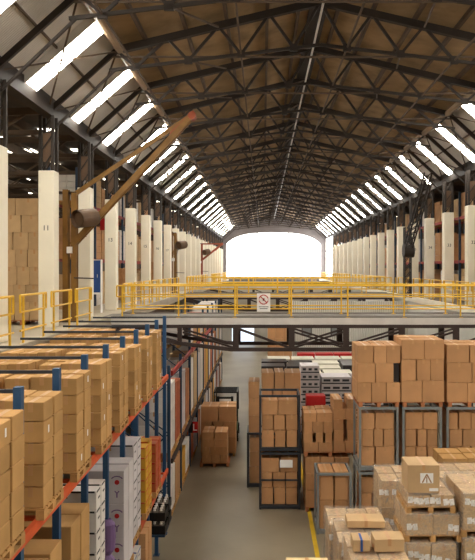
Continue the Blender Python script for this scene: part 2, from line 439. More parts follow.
for i, y in enumerate(COLY[2:]):
    nn = nums[i] if i < len(nums) else None
    make_column(XL, y, .44 if i else .5, 10.2, 'white boxed column on the left side, %s from the camera%s' % (ORD[i], ', numbered '+nn if nn else ''), 'white columns on the left', nn, 1)
ycr = [21.0+3.6*k for k in range(0, 18)]
for i, y in enumerate(ycr):
    make_column(9.05, y, .46, 10.2, 'white boxed column on the right side, %s from the camera' % ORD[i], 'white columns on the right', str(30+i) if i < 6 else None, 1)

# ---------------------------------------------------------------- railings
def make_rail(name, label, loc, rz, ln, posts, group, over=.18, low=True):
    r = thing(name, label, 'railing', loc, rz, group)
    def rl(z, rad):
        return MB().tube((-over,0,z), (ln+over,0,z), rad, 8)
    rl(1.06, .026).build('top_rail', 'yellow', r)
    rl(.7, .022).build('mid_rail', 'yellow', r)
    rl(.3, .022).build('low_rail', 'yellow', r)
    for p in posts:
        po = MB().tube((p,0,0), (p,0,1.06), .028, 8).build('post', 'yellow', r); MB().box(p-.07,p+.07,-.07,.07,0,.015).build('foot_plate', 'yellow', po)
    for e in (-over, ln+over):
        MB().tube((e,0,.7), (e,0,1.06), .026, 8).build('end_loop', 'yellow', r)
    return r
rl0 = make_rail('safety_railing', 'yellow safety railing panel on the left mezzanine edge, first from the camera', (-5.2, 12.05, MZ), math.pi/2, 1.3, (0,1.3), 'railing panels on the left mezzanine edge')
cpr = copier(rl0)
k = 1; y = 14.1
while y < 92:
    if not (20.2 < y < 23.5 or 40.3 < y < 43.6 or 60 < y < 63.6 or 78.5 < y < 82.5):
        cpr((-5.2, y, MZ), math.pi/2, 'yellow safety railing panel on the left mezzanine edge, %s from the camera' % ORD[k]); k += 1
    y += 2.05
k = 0; y = 14.6
while y < 92:
    if not (20.0 < y < 23.5 or 40 < y < 43.6 or 60 < y < 63.6 or 78.5 < y < 82.5):
        cpr((8.45, y, MZ), math.pi/2, 'yellow safety railing panel on the right mezzanine edge, %s from the camera' % ORD[k], 'railing panels on the right mezzanine edge'); k += 1
    y += 2.05

# ---------------------------------------------------------------- footbridges
BX = [-4.95, -2.76, -.9, .95, 2.75, 4.6, 6.4, 8.15]      # panel points of the truss
def bridge(y0, which):
    y1 = y0+1.9
    b = thing('footbridge', 'steel truss footbridge spanning the hall, %s from the camera' % which, 'footbridge', (0,y0,0), 0, 'footbridges across the hall')
    MB().box(-5.1, 8.3, .12, 1.78, MZ-.08, MZ).build('deck', 'deck', b)
    for yy in (0, 1.78):
        MB().box(-5.1, 8.3, yy, yy+.12, MZ-.22, MZ+.0).build('edge_beam', 'galv', b)
        MB().box(-5.1, 8.3, yy+(.0 if yy < 1 else .08), yy+(.04 if yy < 1 else .12), MZ+.002, MZ+.05).build('toe_board', 'deck', b)
        MB().box(-5.0, 8.2, yy, yy+.1, MZ-.34, MZ-.23).build('top_chord', 'bsteel', b)
        zb = 4.8
        bc = MB().bar((BX[2]-.2,yy+.05,zb), (BX[-1],yy+.05,zb), .13, .12)
        bc.bar((BX[2]-.15,yy+.05,zb), (BX[1],yy+.05,zb+.2), .13, .12).bar((BX[1]+.03,yy+.05,zb+.2), (BX[0],yy+.05,zb+.62), .13, .12); bc.build('bottom_chord', 'bsteel', b)
        for i, x in enumerate(BX):
            MB().box(x-(.1 if 1 < i else .07), x+(.1 if 1 < i else .07), yy, yy+.1, zb+(.6 if i == 0 else .22 if i == 1 else .05), MZ-.34).build('vertical', 'bsteel', b)
        for i in (range(7) if yy < 1 else ()):
            a, c = BX[i], BX[i+1]; zt = MZ-.37; zl = zb+.07
            if i in (1, 3): 
                for o_ in (0, .11): MB().bar((a+.1,yy+.05,zt-o_), (c-.1,yy+.05,zl+.11-o_), .075, .06).build('diagonal', 'bsteel', b)
            if i == 2: MB().bar((a+.1,yy+.05,zt), (c-.1,yy+.05,zl), .09, .08).build('diagonal', 'bsteel', b)
            if i == 0: MB().bar((a+.1,yy+.05,zt), (c-.1,yy+.05,zl+.2), .09, .08).build('diagonal', 'bsteel', b)
            if i in (3, 4, 5, 6):
                for o_ in (0, .11): MB().bar((a+.1,yy+.05,zl+.11-o_), (c-.1,yy+.05,zt-o_), .075, .06).build('diagonal', 'bsteel', b)
    for x in BX[2:]: MB().box(x-.05, x+.05, .12, 1.78, 4.8, 4.86).build('cross_member', 'bsteel', b)
    for xx in (-5.4, 8.3): MB().box(xx, xx+.3, .05, 1.85, MZ+.001, MZ+.012).build('landing_plate', 'deck', b)
    for yy, nm in ((.06, 'camera side'), (1.84, 'far side')):
        off = 0 if yy < 1 else -.12
        r = make_rail('bridge_railing', 'yellow railing on the %s of the footbridge that is %s from the camera' % (nm, which), (-4.75,y0+yy,MZ+.001), 0, 12.8,
                      [1.95+1.87*j for j in range(-1, 7)], 'railings on the footbridges', over=.1)
    return b
for i, y0 in enumerate((21.5, 41.2, 61.0, 80.0)): bridge(y0, ORD[i])
# sign on the first bridge's railing
sg = thing('prohibition_sign', 'small white board with a red prohibition circle hung on the first footbridge railing', 'sign', (.02, 21.44, 6.06))
MB().box(-.22, .22, -.02, 0, 0, .6).build('board', 'sticker', sg)
ring = MB()
for i in range(20):
    a = 2*math.pi*i/20; b_ = 2*math.pi*(i+1)/20
    ring.bar((.15*math.cos(a), -.025, .4+.15*math.sin(a)), (.15*math.cos(b_), -.025, .4+.15*math.sin(b_)), .01, .03)
ring.bar((-.1,-.025,.5), (.1,-.025,.3), .01, .03); ring.build('red_circle', 'red', sg)
tx = MB(); tx.box(-.16,.16,-.024,-.02,.15,.17).box(-.13,.13,-.024,-.02,.09,.11); tx.box(-.03,.03,-.023,-.02,.36,.44); tx.build('pictogram', 'black', sg)

# ---------------------------------------------------------------- cartons
CM = {}
def carton_mesh(sx, sy, sz, mt, tape='tape', taped=True):
    key = (round(sx,2), round(sy,2), round(sz,2), mt, tape, taped)
    if key not in CM:
        sx, sy, sz = key[:3]
        me = MB().box(-sx/2,sx/2,-sy/2,sy/2,0,sz)
        m0 = me.mesh('carton', [mt, tape], bevel=.008)
        if taped:
            t = MB(); e = .0015; w_ = .03
            t.box(-w_, w_, -sy/2-e, sy/2+e, sz, sz+e, 1)
            t.box(-w_, w_, -sy/2-e, -sy/2, sz-.12, sz, 1); t.box(-w_, w_, sy/2, sy/2+e, sz-.12, sz, 1)
            bm = bmesh.new(); bm.from_mesh(m0); 
            m1 = t.mesh('t', [mt, tape]); bm.from_mesh(m1); bm.to_mesh(m0); bm.free(); bpy.data.meshes.remove(m1)
        CM[key] = m0
    return CM[key]
def carton(cx, cy, z, sx, sy, sz, label, group, mt='carton', rz=0, name='carton', **k):
    o = link(name, carton_mesh(sx, sy, sz, mt, **k), None, (cx, cy, z), rz)
    return tag(o, label, 'carton', group)
def layer_name(i, n):
    return 'only layer' if n == 1 else 'top layer' if i == n-1 else ('bottom layer' if i == 0 else '%s layer' % ORD[i])
def across(i, n):
    if n == 1: return ''
    if n == 2: return (', left', ', right')[i]
    if n == 3: return (', left', ', middle', ', right')[i]
    return ', %s across' % ORD[i]
def fill(x0, x1, y0, y1, z0, rows, heights, where, group, mt, ny=2, split=None, jit=.015, rot=.0, gap=.012, name='carton', **k):
    """rows: per layer list of width fractions (negative = empty gap); split: which columns below the top layer are halved in depth"""
    z = z0; n = len(rows); out = []
    for li, (row, h) in enumerate(zip(rows, heights)):
        tot = sum(abs(v) for v in row); x = x0; nn = sum(1 for v in row if v > 0); i = 0
        for v in row:
            wd = abs(v)/tot*(x1-x0)
            if v > 0:
                m = ny if (split == 'all' or (split == 'R' and i == nn-1) or (split == 'L' and i == 0) or (split and li == n-1)) else 1
                for j in range(m):
                    dy = (y1-y0)/m
                    hh = h-gap*.3 - (R.uniform(0,.03) if li == n-1 else 0)
                    o = carton(x+wd/2+R.uniform(-jit,jit)*.2, y0+dy*(j+.5)+(R.uniform(-jit,jit) if j == 0 else jit), z, wd-gap-.006, dy-gap-2*jit-.004, hh,
                               '%s, %s%s%s' % (where, layer_name(li, n), across(i, nn), '' if m == 1 else (', front', ', rear')[j]), group, mt, R.uniform(-rot,rot), name=name, **k)
                    out.append(o)
                i += 1
            x += wd
        z += h
    return out

# pallets
def pallet_mesh(sx, sy, mt='wood'):
    m = MB()
    nb = 6
    for i in range(nb):
        a = -sy/2+i*sy/nb; m.box(-sx/2, sx/2, a+.01, a+sy/nb-.02, .115, .137)
    for x in (-sx/2+.05, 0, sx/2-.05):
        m.box(x-.05,x+.05,-sy/2,sy/2,.095,.115); m.box(x-.05,x+.05,-sy/2,sy/2,0,.02)
        for y in (-sy/2+.06, 0, sy/2-.06): m.box(x-.05,x+.05,y-.06,y+.06,.02,.095)
    return m.mesh('pallet', mt)
PM = {}
def pallet(cx, cy, z, sx, sy, label, group, mt='wood'):
    key = (round(sx,2), round(sy,2), mt)
    if key not in PM: PM[key] = pallet_mesh(sx, sy, mt)
    return tag(link('pallet', PM[key], None, (cx,cy,z)), label, 'pallet', group)

# ---------------------------------------------------------------- left rack
RYS = [6.02+1.37*k for k in range(0, 10)]                # upright lines, 6.02 .. 18.3
rack = thing('pallet_rack', 'blue drive-in pallet rack with orange rails along the left side of the aisle', 'pallet rack', (-2.74, 12, 0))
def inv(p): return (p[0]+2.74, p[1]-12, p[2])
def rbuild(mb, name, m, root=rack, off=(-2.74,12,0)):
    mb.v = [(v[0]-off[0], v[1]-off[1], v[2]-off[2]) for v in mb.v]; return mb.build(name, m, root)
L1, L2 = 1.85, 4.5
for y in RYS:
    for x in (-2.78, -3.68, -4.85):
        rbuild(MB().box(x-.045,x+.045,y-.05,y+.05,0,6.15 if x > -3 else 5.8).box(x-.08,x+.08,y-.08,y+.08,0,.012), 'upright', 'blue')
    d = MB()
    for x0, x1 in ((-3.68,-2.78), (-4.85,-3.68)):
        z = .3
        while z < 3.6:
            d.bar((x0,y,z), (x1,y,z+.8), .03); d.bar((x1,y,z+.8), (x0,y,z+1.6), .03); z += 1.6
    rbuild(MB().bar((-4.80,y,6.10), (-2.83,y,6.10), .035, .045), 'top_tie', 'cagedark')
    rbuild(d, 'frame_brace', 'bluedark')
for z in (L1, L2):
    for x in (-2.70, -4.72):
        rbuild(MB().box(x-.03,x+.03,RYS[0],RYS[-1],z-.12,z), 'rail_beam', 'orange')
    for y in RYS[:-1]:
        rbuild(MB().box(-4.68,-2.74,y+.42,y+.50,z-.04,z), 'cross_bar', 'orange'); rbuild(MB().box(-4.68,-2.74,y+.92,y+1.0,z-.04,z), 'cross_bar', 'orange')
SK = []
for k in range(8):
    ya = 6.35+1.37*k; yb = ya+.76
    nth = ORD[k]
    for row, (xa, xb) in enumerate(((-3.62,-2.60), (-4.8,-3.78))):
        pl = pallet((xa+xb)/2, (ya+yb)/2+.0, L2, xb-xa, yb-ya, 'wooden pallet on top of left rack under the %s carton stack%s' % (nth, '' if row == 0 else ', rear row'),
               'pallets on the top of the left rack', 'wood')
        h = R.uniform(.252,.268); q3 = ([.34,.33,.33], [.33,.34,.33])
        if row == 0: rows = [q3[li % 2] for li in range(5)]; hs = [h]*5
        else: rows = [[1], q3[0], q3[1]]; hs = [3*h, h, h]
        fill(xa, xb, ya, yb, L2+.14, rows, hs, 'brown carton on top of left rack, %s %sstack' % (nth, '' if row == 0 else 'rear-row '),
             'brown cartons on top of the left rack', 'carton', ny=2, split='R' if row == 0 else 'T', jit=.012, rot=.015, name='small_carton')
# small white paper labels on the aisle faces belong to their cartons
lab = MB().box(0,.002,-.02,.02,-.045,.045).mesh('label', 'sticker')
tops = [o for o in col.objects if o.name.startswith('small_carton') and o.location.x > -3 and o.location.z > 4.6]
for o in tops:
    if R.random() < .3:
        b = o.bound_box; l = link('label', lab, o, (max(v[0] for v in b)+.001, R.uniform(-.08,.08), max(v[2] for v in b)*.55)); l['label'] = 'small white paper label'

# middle level of the left rack
NM = {'carton':'large_carton','carton2':'carton','carton3':'carton','cartonw':'white_carton','cartong':'grey_carton','yellowbox':'yellow_carton','orangebox':'orange_carton','redwood':'red_carton'}
def shelf_load(k, mt, ztop, rows, nl, what, grp, xf=-2.62, base=L1, name=None, sh_=0, dep=.8, **kw):
    name = name or NM[mt]
    ya = 6.35+1.37*k+sh_; yb = ya+dep
    pallet((xf-1.0+xf)/2, (ya+yb)/2, base, 1.0, yb-ya, 'wooden pallet under the %s' % grp, 'pallets on the middle level of the left rack')
    h = (ztop-base-.14)/nl
    return fill(xf-1.0, xf, ya, yb, base+.14, [rows]*nl, [h]*nl, what, grp, mt, ny=2, split='R', jit=.01, name=name, **kw)
shelf_load(0, 'carton', 3.95, [1], 3, 'large brown carton, nearest stack, middle level of left rack', 'nearest big brown stack', sh_=-.2, dep=.98, tape='tapeclear')
shelf_load(1, 'carton', 3.97, [1], 3, 'large brown carton, second stack, middle level of left rack', 'second big brown stack', sh_=-.2, dep=.98, tape='tapeclear')
shelf_load(2, 'carton', 3.97, [1], 3, 'large brown carton, third stack, middle level of left rack', 'third big brown stack', sh_=-.2, dep=.98, tape='tapeclear')
def dashes(objs, mt='black'):
    for o in objs:
        b = o.bound_box; x1 = max(v[0] for v in b); y0 = min(v[1] for v in b); y1 = max(v[1] for v in b); zt = max(v[2] for v in b); x0 = -x1
        d = MB().box(x1, x1+.003, y0+.02, y1-.05, zt-.035, zt-.005); d.box(x0+.03, x1-.03, y0-.003, y0, zt-.035, zt-.005)
        d.box(x1, x1+.003, y0+.1, y0+.2, zt*.5, zt*.5+.03)
        d.build('printed_band', mt, o)
dashes(shelf_load(3, 'cartonw', 4.0, [1], 6, 'white black-banded carton below the fourth brown stack', 'white black-banded cartons', sh_=-.22, dep=.6))
# the purple sack and the printed white box beside it
ya = 6.35+1.37*4-.1
pallet(-3.0, ya+.43, L1, 1.0, .85, 'wooden pallet under the white cartons with red dots on the middle rail', 'pallets on the middle level of the left rack')
ob = fill(-3.5, -2.5, ya, ya+.85, L1+.14, [[1]]*3, [.62,.62,.62], 'pale carton with red dots, below the fifth brown stack', 'white cartons with red dots', 'cartong', ny=2, split='R', jit=.01, taped=False, name='white_carton')
for o in ob:
    b = o.bound_box; x1 = max(v[0] for v in b); y0 = min(v[1] for v in b); zt = max(v[2] for v in b)
    d = MB().tube((.36,y0-.004,zt*.66), (.36,y0,zt*.66), .045, 12); d.build('red_dot', 'red', o)
    e = MB()
    for q in range(6):
        a = math.pi*(.15+.7*q/6); c_ = math.pi*(.15+.7*(q+1)/6)
        e.bar((.36+.11*math.cos(a), y0-.003, zt*.66+.03+.08*math.sin(a)), (.36+.11*math.cos(c_), y0-.003, zt*.66+.03+.08*math.sin(c_)), .004, .02)
    e.build('printed_arc', 'purple', o); e = MB()
    e.bar((.36,y0-.003,zt*.2), (.36,y0-.003,zt*.33), .025, .004).bar((.36,y0-.003,zt*.33), (.32,y0-.003,zt*.4), .004, .02).bar((.36,y0-.003,zt*.33), (.40,y0-.003,zt*.4), .004, .02)
    e.build('printed_mark', 'purple', o)
for q in range(2):
    s = MB()
    zs = L1+.002 + q*.62; n = 14
    ring_ = []
    for lv, (rr, zz) in enumerate(((.10,0),(.155,.08),(.165,.3),(.15,.52),(.08,.6))):
        ring_.append([(rr*math.cos(2*math.pi*i/n)*1.0, rr*math.sin(2*math.pi*i/n)*.8, zz) for i in range(n)])
    for r_ in ring_: s.v += r_
    for a in range(4):
        for i in range(n): s.f.append((a*n+i, a*n+(i+1)%n, (a+1)*n+(i+1)%n, (a+1)*n+i)); s.mi.append(0)
    s.f.append(tuple(reversed(range(n)))); s.mi.append(0); s.f.append(tuple(4*n+i for i in range(n))); s.mi.append(0)
    o = s.build('sack', 'purple', None, (-2.76, ya-.27, zs)); tag(o, 'purple sack standing between white cartons on the left rack, the %s one' % ('lower','upper')[q], 'sack', 'purple sacks')
dashes(shelf_load(5, 'cartong', 3.9, [1], 5, 'pale grey carton below the sixth brown stack, left rack', 'pale grey cartons with dark bands'))
dashes(shelf_load(6, 'yellowbox', 3.5, [1], 6, 'yellow carton below the seventh brown stack, left rack', 'yellow cartons on the middle rail'), 'orange')
dashes(shelf_load(7, 'orangebox', 3.2, [1], 5, 'orange carton below the eighth brown stack, left rack', 'orange cartons on the middle rail'), 'red')
# floor level
for k, mt, nl, ds in ((3,'cartonw',4,1),(4,'cartonw',4,1),(5,'cartonw',5,1),(6,'carton2',4,0)):
    o_ = shelf_load(k, mt, 1.55, [1], nl, '%s carton at floor level, left rack, bay %s' % ({'cartonw':'white banded','carton2':'brown'}[mt], ORD[k]), 'floor-level %s cartons, bay %s' % ({'cartonw':'white','carton2':'brown'}[mt], ORD[k]), base=0.0)
    if ds: dashes(o_, 'bluebox')
# black crates of white-topped bottles in the last bay at floor level
rbuild(MB().box(-3.6,-2.37,15.68,16.9,1.0,1.05), 'low_shelf', 'bluedark')
for q in range(2):
    yq = 15.98+.6*q
    for r_ in range(2):
        c = thing('bottle_crate', 'black crate of white-topped bottles by the blue rack posts, %s one of the %s pair' % (('lower','upper')[r_], ('near','far')[q]), 'crate', (-2.64, yq, 1.052+.32*r_), 0, 'black bottle crates')
        MB().box(-.27,.27,-.26,.26,0,.02).box(-.27,-.25,-.26,.26,.02,.2).box(.25,.27,-.26,.26,.02,.2).box(-.25,.25,-.26,-.24,.02,.2).box(-.25,.25,.24,.26,.02,.2).build('crate_body', 'black', c)
        for bx_ in range(3):
            for by_ in range(3):
                bo = MB().tube((-.16+.16*bx_,-.16+.16*by_,.021), (-.16+.16*bx_,-.16+.16*by_,.22), .05, 8).build('bottle', 'greyT', c)
                MB().tube((-.16+.16*bx_,-.16+.16*by_,.22), (-.16+.16*bx_,-.16+.16*by_,.29), .03, 8).build('bottle_neck', 'sticker', bo)

# far part of the rack
rk2 = thing('pallet_rack', 'blue pallet rack of striped goods continuing beyond the first footbridge on the left', 'pallet rack', (-2.74, 19, 0))
YS2 = [19.2+2.7*k for k in range(0, 10)]
for y in YS2:
    for x in (-2.78, -3.75):
        rbuild(MB().box(x-.045,x+.045,y-.05,y+.05,0,4.62 if y < 24.5 else 5.6), 'upright', 'bluedark', rk2, (-2.74,19,0))
    d = MB(); z = .3
    while z < 3.4: d.bar((-3.75,y,z), (-2.78,y,z+.8), .03); d.bar((-2.78,y,z+.8), (-3.75,y,z+1.5), .03); z += 1.5
    rbuild(d, 'frame_brace', 'bluedark', rk2, (-2.74,19,0))
for z, mt in ((L1, 'bsteel'), (L2-.05, 'redbeam')):
    for x in (-2.7, -3.83):
        [rbuild(MB().box(x-.03,x+.03,YS2[q]+.05,YS2[q+1]-.05,z-.14,z), 'beam', mt, rk2, (-2.74,19,0)) for q in range(9)]
pal = ['cartonw','carton2','yellowbox','cartonw','orangebox','cartong','redwood','cartonw','carton3','cartong']
cname = {'cartonw':'white','carton2':'brown','yellowbox':'yellow','orangebox':'orange','cartong':'pale grey','redwood':'rust-red','carton3':'tan'}
MT['redwood_c'] = MT['redwood']
FS = {}
for b in range(9):
    for h_ in range(2):
        y0 = YS2[b]+.12+h_*1.27; y1 = y0+1.15
        for lv, z in ((0, 0.0), (1, L1), (2, L2-.05)):
            if lv == 2 and (y0 < 24.0 or (y1 > 40.8 and y0 < 43.6)): continue
            if lv == 2 and R.random() < .35: continue
            mt = pal[(b*2+h_+lv*3) % len(pal)]
            nl = R.choice([4,5,6]) if lv < 2 else 3
            if lv == 1: ht = R.uniform(1.9,2.25)
            elif lv == 0: ht = R.uniform(1.2,1.5)
            else: ht = R.uniform(.8,1.05)
            if y0 > 30: nl = min(nl, 4)
            where = '%s carton, %s of far left rack, place %s' % (cname[mt], ('floor level','middle level','top level')[lv], ORD[b*2+h_])
            pallet(-3.24, (y0+y1)/2, z, .98, y1-y0, 'wooden pallet on the %s of far left rack, place %s' % (('floor level','middle level','top level')[lv], ORD[b*2+h_]), 'pallets in the far left rack')
            if y0 < 25.5:
                fill(-3.72, -2.76, y0, y1, z+.14, [[1]]*nl, [(ht-.14)/nl]*nl, where, '%s cartons in far rack place %s, level %d' % (cname[mt], ORD[b*2+h_], lv+1), mt, ny=2, split='all', jit=.01, name=NM[mt])
            else:
                FS.setdefault(mt, MB())
                for a in range(nl):
                    for e in range(3):
                        FS[mt].box(-3.72, -2.76, y0+e*.38, y0+e*.38+.36, z+.142+a*(ht-.14)/nl, z+.132+(a+1)*(ht-.14)/nl)
fs = MB(); fm = []
for k_, mb_ in FS.items():
    n0 = len(fs.v); fs.v += mb_.v; fs.f += [tuple(i+n0 for i in f) for f in mb_.f]; fs.mi += [len(fm)]*len(mb_.f); fm.append(k_)
tag(fs.build('stacked_cartons', fm), 'mixed coloured cartons filling the far end of the left rack', 'cartons', None, 'stuff')
# red bay sign with a letter
s = thing('bay_sign', 'small dark red sign with a white letter L on the left rack post', 'sign', (-2.63, 24.54, 1.28))
MB().box(-.17,.17,-.02,0,0,.42).build('plate', 'red', s)
MB().box(-.17,-.02,-.024,-.02,0,.42).build('dark_half', 'black', s)
link('letter', text_mesh('L', .36, 'sticker'), s, (.06,-.03,.2))

# ---------------------------------------------------------------- stillage cages
def cage(x0, x1, y0, y1, z0, z1, label, group, mt='cage', midrail=False):
    c = thing('stillage_cage', label, 'cage', ((x0+x1)/2, (y0+y1)/2, z0), 0, group)
    hx, hy, h = (x1-x0)/2, (y1-y0)/2, z1-z0
    for a in (-1,1):
        for b in (-1,1):
            MB().box(a*hx-.03*(a+1), a*hx-.03*(a-1), b*hy-.03*(b+1), b*hy-.03*(b-1), 0, h).build('post', mt, c)
    MB().box(-hx+.06,hx-.06,-hy,-hy+.05,.02,.12).box(-hx+.06,hx-.06,hy-.05,hy,.02,.12).box(-hx,-hx+.05,-hy+.06,hy-.06,.02,.12).box(hx-.05,hx,-hy+.06,hy-.06,.02,.12).box(-hx+.05,hx-.05,-hy+.05,hy-.05,.09,.12).build('base', mt, c)
    MB().box(-hx+.06,hx-.06,-hy,-hy+.05,h-.07,h).box(-hx+.06,hx-.06,hy-.05,hy,h-.07,h).box(-hx,-hx+.05,-hy+.06,hy-.06,h-.07,h).box(hx-.05,hx,-hy+.06,hy-.06,h-.07,h).build('top_frame', mt, c)
    if midrail: MB().box(-hx+.06,hx-.06,-hy,-hy+.03,h*.5,h*.5+.05).build('mid_rail', mt, c)
    return c
def rowset(seed, n):
    r = random.Random(seed); out = []
    for i in range(n):
        out.append(r.choice([[.34,.33,.33],[.48,.52],[.3,.38,.32],[.42,.58],[.36,.3,.34],[.55,.45]]))
    return out
def caged(x0, x1, y0, y1, z0, z1, nm, gname, seed, mt='carton2', cm='cage', mid=False, fillh=None, rows=None):
    cg = cage(x0, x1, y0, y1, z0, z1, 'steel cage, %s' % nm, 'stacked steel cages', cm, mid)
    rows = rows or rowset(seed, 3); zt = fillh or (z1-.16)
    hs = [.36,.32,.32]; H = zt-z0-.12
    fill(x0+.07, x1-.07, y0+.07, y1-.07, z0+.121, rows, [H*v for v in hs[:len(rows)]] if len(rows) == 3 else [H/len(rows)]*len(rows),
         'brown carton inside the %s' % gname, 'cartons inside the %s' % gname, mt, ny=1, jit=.02, rot=.03, gap=.035)
    return cg
# three columns of cages on the right with loads on top (front face Y = 18.4)
cols3 = [(2.72, 3.84, 'left'), (3.95, 5.07, 'middle'), (5.2, 6.32, 'right')]
for q, (xa, xb, nm) in enumerate(cols3):
    for t_, (z0, z1) in enumerate(((0, 1.72), (1.75, 3.56))):
        caged(xa, xb, 18.4, 19.6, z0+.0, z1, '%s column of the right-hand row, %s tier, full of cartons' % (nm, ('lower','upper')[t_]), '%s right-hand cage, %s column' % (('lower','upper')[t_], nm), 10+q*3+t_)
topsets = [([[.33,.34,.33],[.42,.42,-.16],[.37,.3,.33]], 2.67, 3.90, 5.33),
           ([[.48,.52],[.34,.33,.33],[.53,.47]], 3.92, 5.14, 5.49),
           ([[.46,.54],[.55,.45],[.5,.5]], 5.2, 6.5, 5.35)]
for q, (rows, xa, xb, zt) in enumerate(topsets):
    nm = cols3[q][2]
    pallet((xa+xb)/2, 19.0, 3.565, xb-xa-.1, 1.2, 'orange-brown pallet on top of the %s cage column on the right' % nm, 'pallets on the cage columns', 'redwood')
    H = zt-3.71
    fill(xa, xb, 18.38, 19.58, 3.705, rows, [H*.34,H*.34,H*.32], 'large tan carton above the %s right-hand cage column' % nm, 'large tan cartons above the %s cage column' % nm, 'carton2', ny=2, split='L', jit=.012, rot=.02, name='large_carton')
    if q < 2:
        f_ = MB().box(xb-.2, xb-.03, 18.5, 19.4, 3.705+H*.34, 3.705+H*.66); o = f_.build('dark_package', 'dark', bevel=.01)
        if q == 0: tag(o, 'dark wrapped package in the gap of the left tan carton load', 'package')
        else: bpy.data.objects.remove(o)
# dark cage column beside the aisle
for t_, (z0, z1) in enumerate(((0, 1.76), (1.79, 3.55))):
    cg = caged(-.12, 1.16, 20.2, 21.3, z0, z1, 'dark column beside the aisle, %s tier' % ('lower','upper')[t_], '%s dark cage beside the aisle' % ('lower','upper')[t_], 40+t_, cm='cagedark', mid=(t_ == 0),
          rows=[[.36,.32,.32],[.32,.33,.35],[.45,.55]] if t_ else [[.34,.33,.33],[.3,.36,.34],[.5,.5]])
    if t_ == 0: MB().box(-.2,.2,-.004,0,-.12,.12).build('paper_notice', 'sticker', cg, (.2,-.56,1.42))['label'] = 'white paper notice'
# second cage column behind, sticking out into the aisle
caged(-.55, .7, 22.2, 23.3, 0, 1.87, 'pale column behind the dark one, beside the aisle', 'half hidden cage at the aisle edge', 61, cm='cagedark')
fill(-.5, -.12, 22.2, 23.2, 1.88, [[1]]*3, [.58]*3, 'brown carton in the leaning aisle-side column behind the dark cages', 'aisle-side column behind the dark cages', 'carton2', ny=1, rot=.06, jit=.03)
fill(-.06, 1.3, 22.2, 23.3, 1.88, [[.3,.34,.36],[.36,.3,.34],[.28,.24,.48],[.32,.26,.42]], [.52,.5,.42,.62], 'brown carton heaped behind the dark cage column', 'cartons heaped behind the dark cage column', 'carton2', ny=1, rot=.04, jit=.03, gap=.03)
caged(.78, 1.3, 22.2, 23.3, 0, 1.87, 'narrow one hidden behind the dark column', 'narrow cage behind the dark column', 66, cm='cagedark', rows=[[1],[1],[1]])
# middle group behind the yellow line
caged(1.52, 2.5, 18.3, 19.3, 0, 1.72, 'low single one standing on the yellow line', 'single low cage on the yellow line', 71, rows=[[.5,.5],[.5,.5]], fillh=1.75)
pallet(1.98, 20.55, 0, 1.35, 1.1, 'pallet on the floor behind the single low cage', 'pallets of the middle group', 'redwood')
fill(1.3, 2.66, 20.0, 21.1, .14, [[.33,.34,.33],[.3,.37,.33],[.34,.33,.33]], [.52,.52,.5], 'brown carton, lower load behind the single low cage', 'cartons in the lower middle load', 'carton2', ny=2, split='T', rot=.03)
pallet(2.07, 20.55, 1.70, 1.6, 1.1, 'pallet carrying the gappy middle load behind the single low cage', 'pallets of the middle group', 'redwood')
fill(1.25, 2.15, 20.0, 21.1, 1.84, [[.5,.5],[.32,-.1,.25,-.08,.25],[.3,.36,.34],[.45,.55]], [.28,.3,.34,.3], 'brown carton at the left of the gappy middle load', 'left cartons in the gappy middle load', 'carton2', ny=2, split='T', rot=.03)
fill(2.17, 2.9, 20.0, 21.1, 1.84, [[.5,.5],[.42,-.16,.42],[.45,-.1,.45],[.5,.5],[.4,-.2,.4]], [.33,.33,.33,.33,.3], 'brown carton at the right of the gappy middle load', 'right cartons in the gappy middle load', 'carton2', ny=2, split='T', rot=.03)
tag(MB().box(-.32,.32,-.25,.25,0,.42).build('red_crate', 'red', None, (1.75,21.7,2.86), bevel=.02), 'red box resting behind the gappy middle load', 'box')
fill(1.35, 2.15, 21.45, 21.95, .0, [[1],[1],[1],[1],[1]], [.57]*5, 'brown carton in the pile under the red box', 'cartons under the red box', 'carton2', ny=1)
# white and black striped stacks further back
for r_, (y0, zt, xs_, xe) in enumerate(((26.2, 3.07, 1.5, 4.2), (27.7, 3.05, 1.4, 4.4), (29.2, 3.08, -.1, 4.6), (30.8, 3.05, -.1, 5.0), (32.5, 2.95, .2, 5.2))):
    x = xs_; si = 0
    while x < xe:
        wd = R.uniform(1.1, 1.35)
        nl = 9 if r_ == 0 else 3
        h = .3
        zt2 = zt + R.uniform(-.08,.05)
        if r_ == 0 and si == 0: zt2 = 3.55; nl = 10; wd = .8
        cx = x+wd/2
        for li in range(nl):
            z = zt2-(nl-li)*h
            dark = (li == nl-1 and r_ in (1,2,3) and R.random() < .6)
            o = carton(cx, y0+.5, z, wd-.05, 1.0, h-.004, '%s flat carton, striped row %s back, stack %s across, %s' % ('black' if dark else 'white', ORD[r_], ORD[si], layer_name(li, nl)),
                       'striped flat cartons in row %s back' % ORD[r_], 'dark' if dark else ('cream' if r_ else 'cartong'), name='flat_carton', taped=False)
            if not dark:
                d = MB().box(-wd/2+.03, wd/2-.03, -.503, -.5, 0.02, .07)
                for e in range(3):
                    u = -wd/2+.1+e*(wd-.1)/3; d.box(u, u+(wd-.1)/3-.1, -.503, -.5, .12, .21)
                d.build('printed_band', 'cagedark', o)
        b_ = zt2-nl*h
        if b_ > .02:
            o = MB().box(-wd/2+.05,wd/2-.05,-.45,.45,0,b_-.002).box(-wd/2+.03,wd/2-.03,-.47,.47,b_*.45,b_*.5).build('storage_crate', 'dark', None, (cx,y0+.5,0), bevel=.01)
            tag(o, 'dark crate under striped row %s back, stack %s across' % (ORD[r_], ORD[si]), 'crate', 'dark crates under the striped stacks')
        x += wd+.04; si += 1
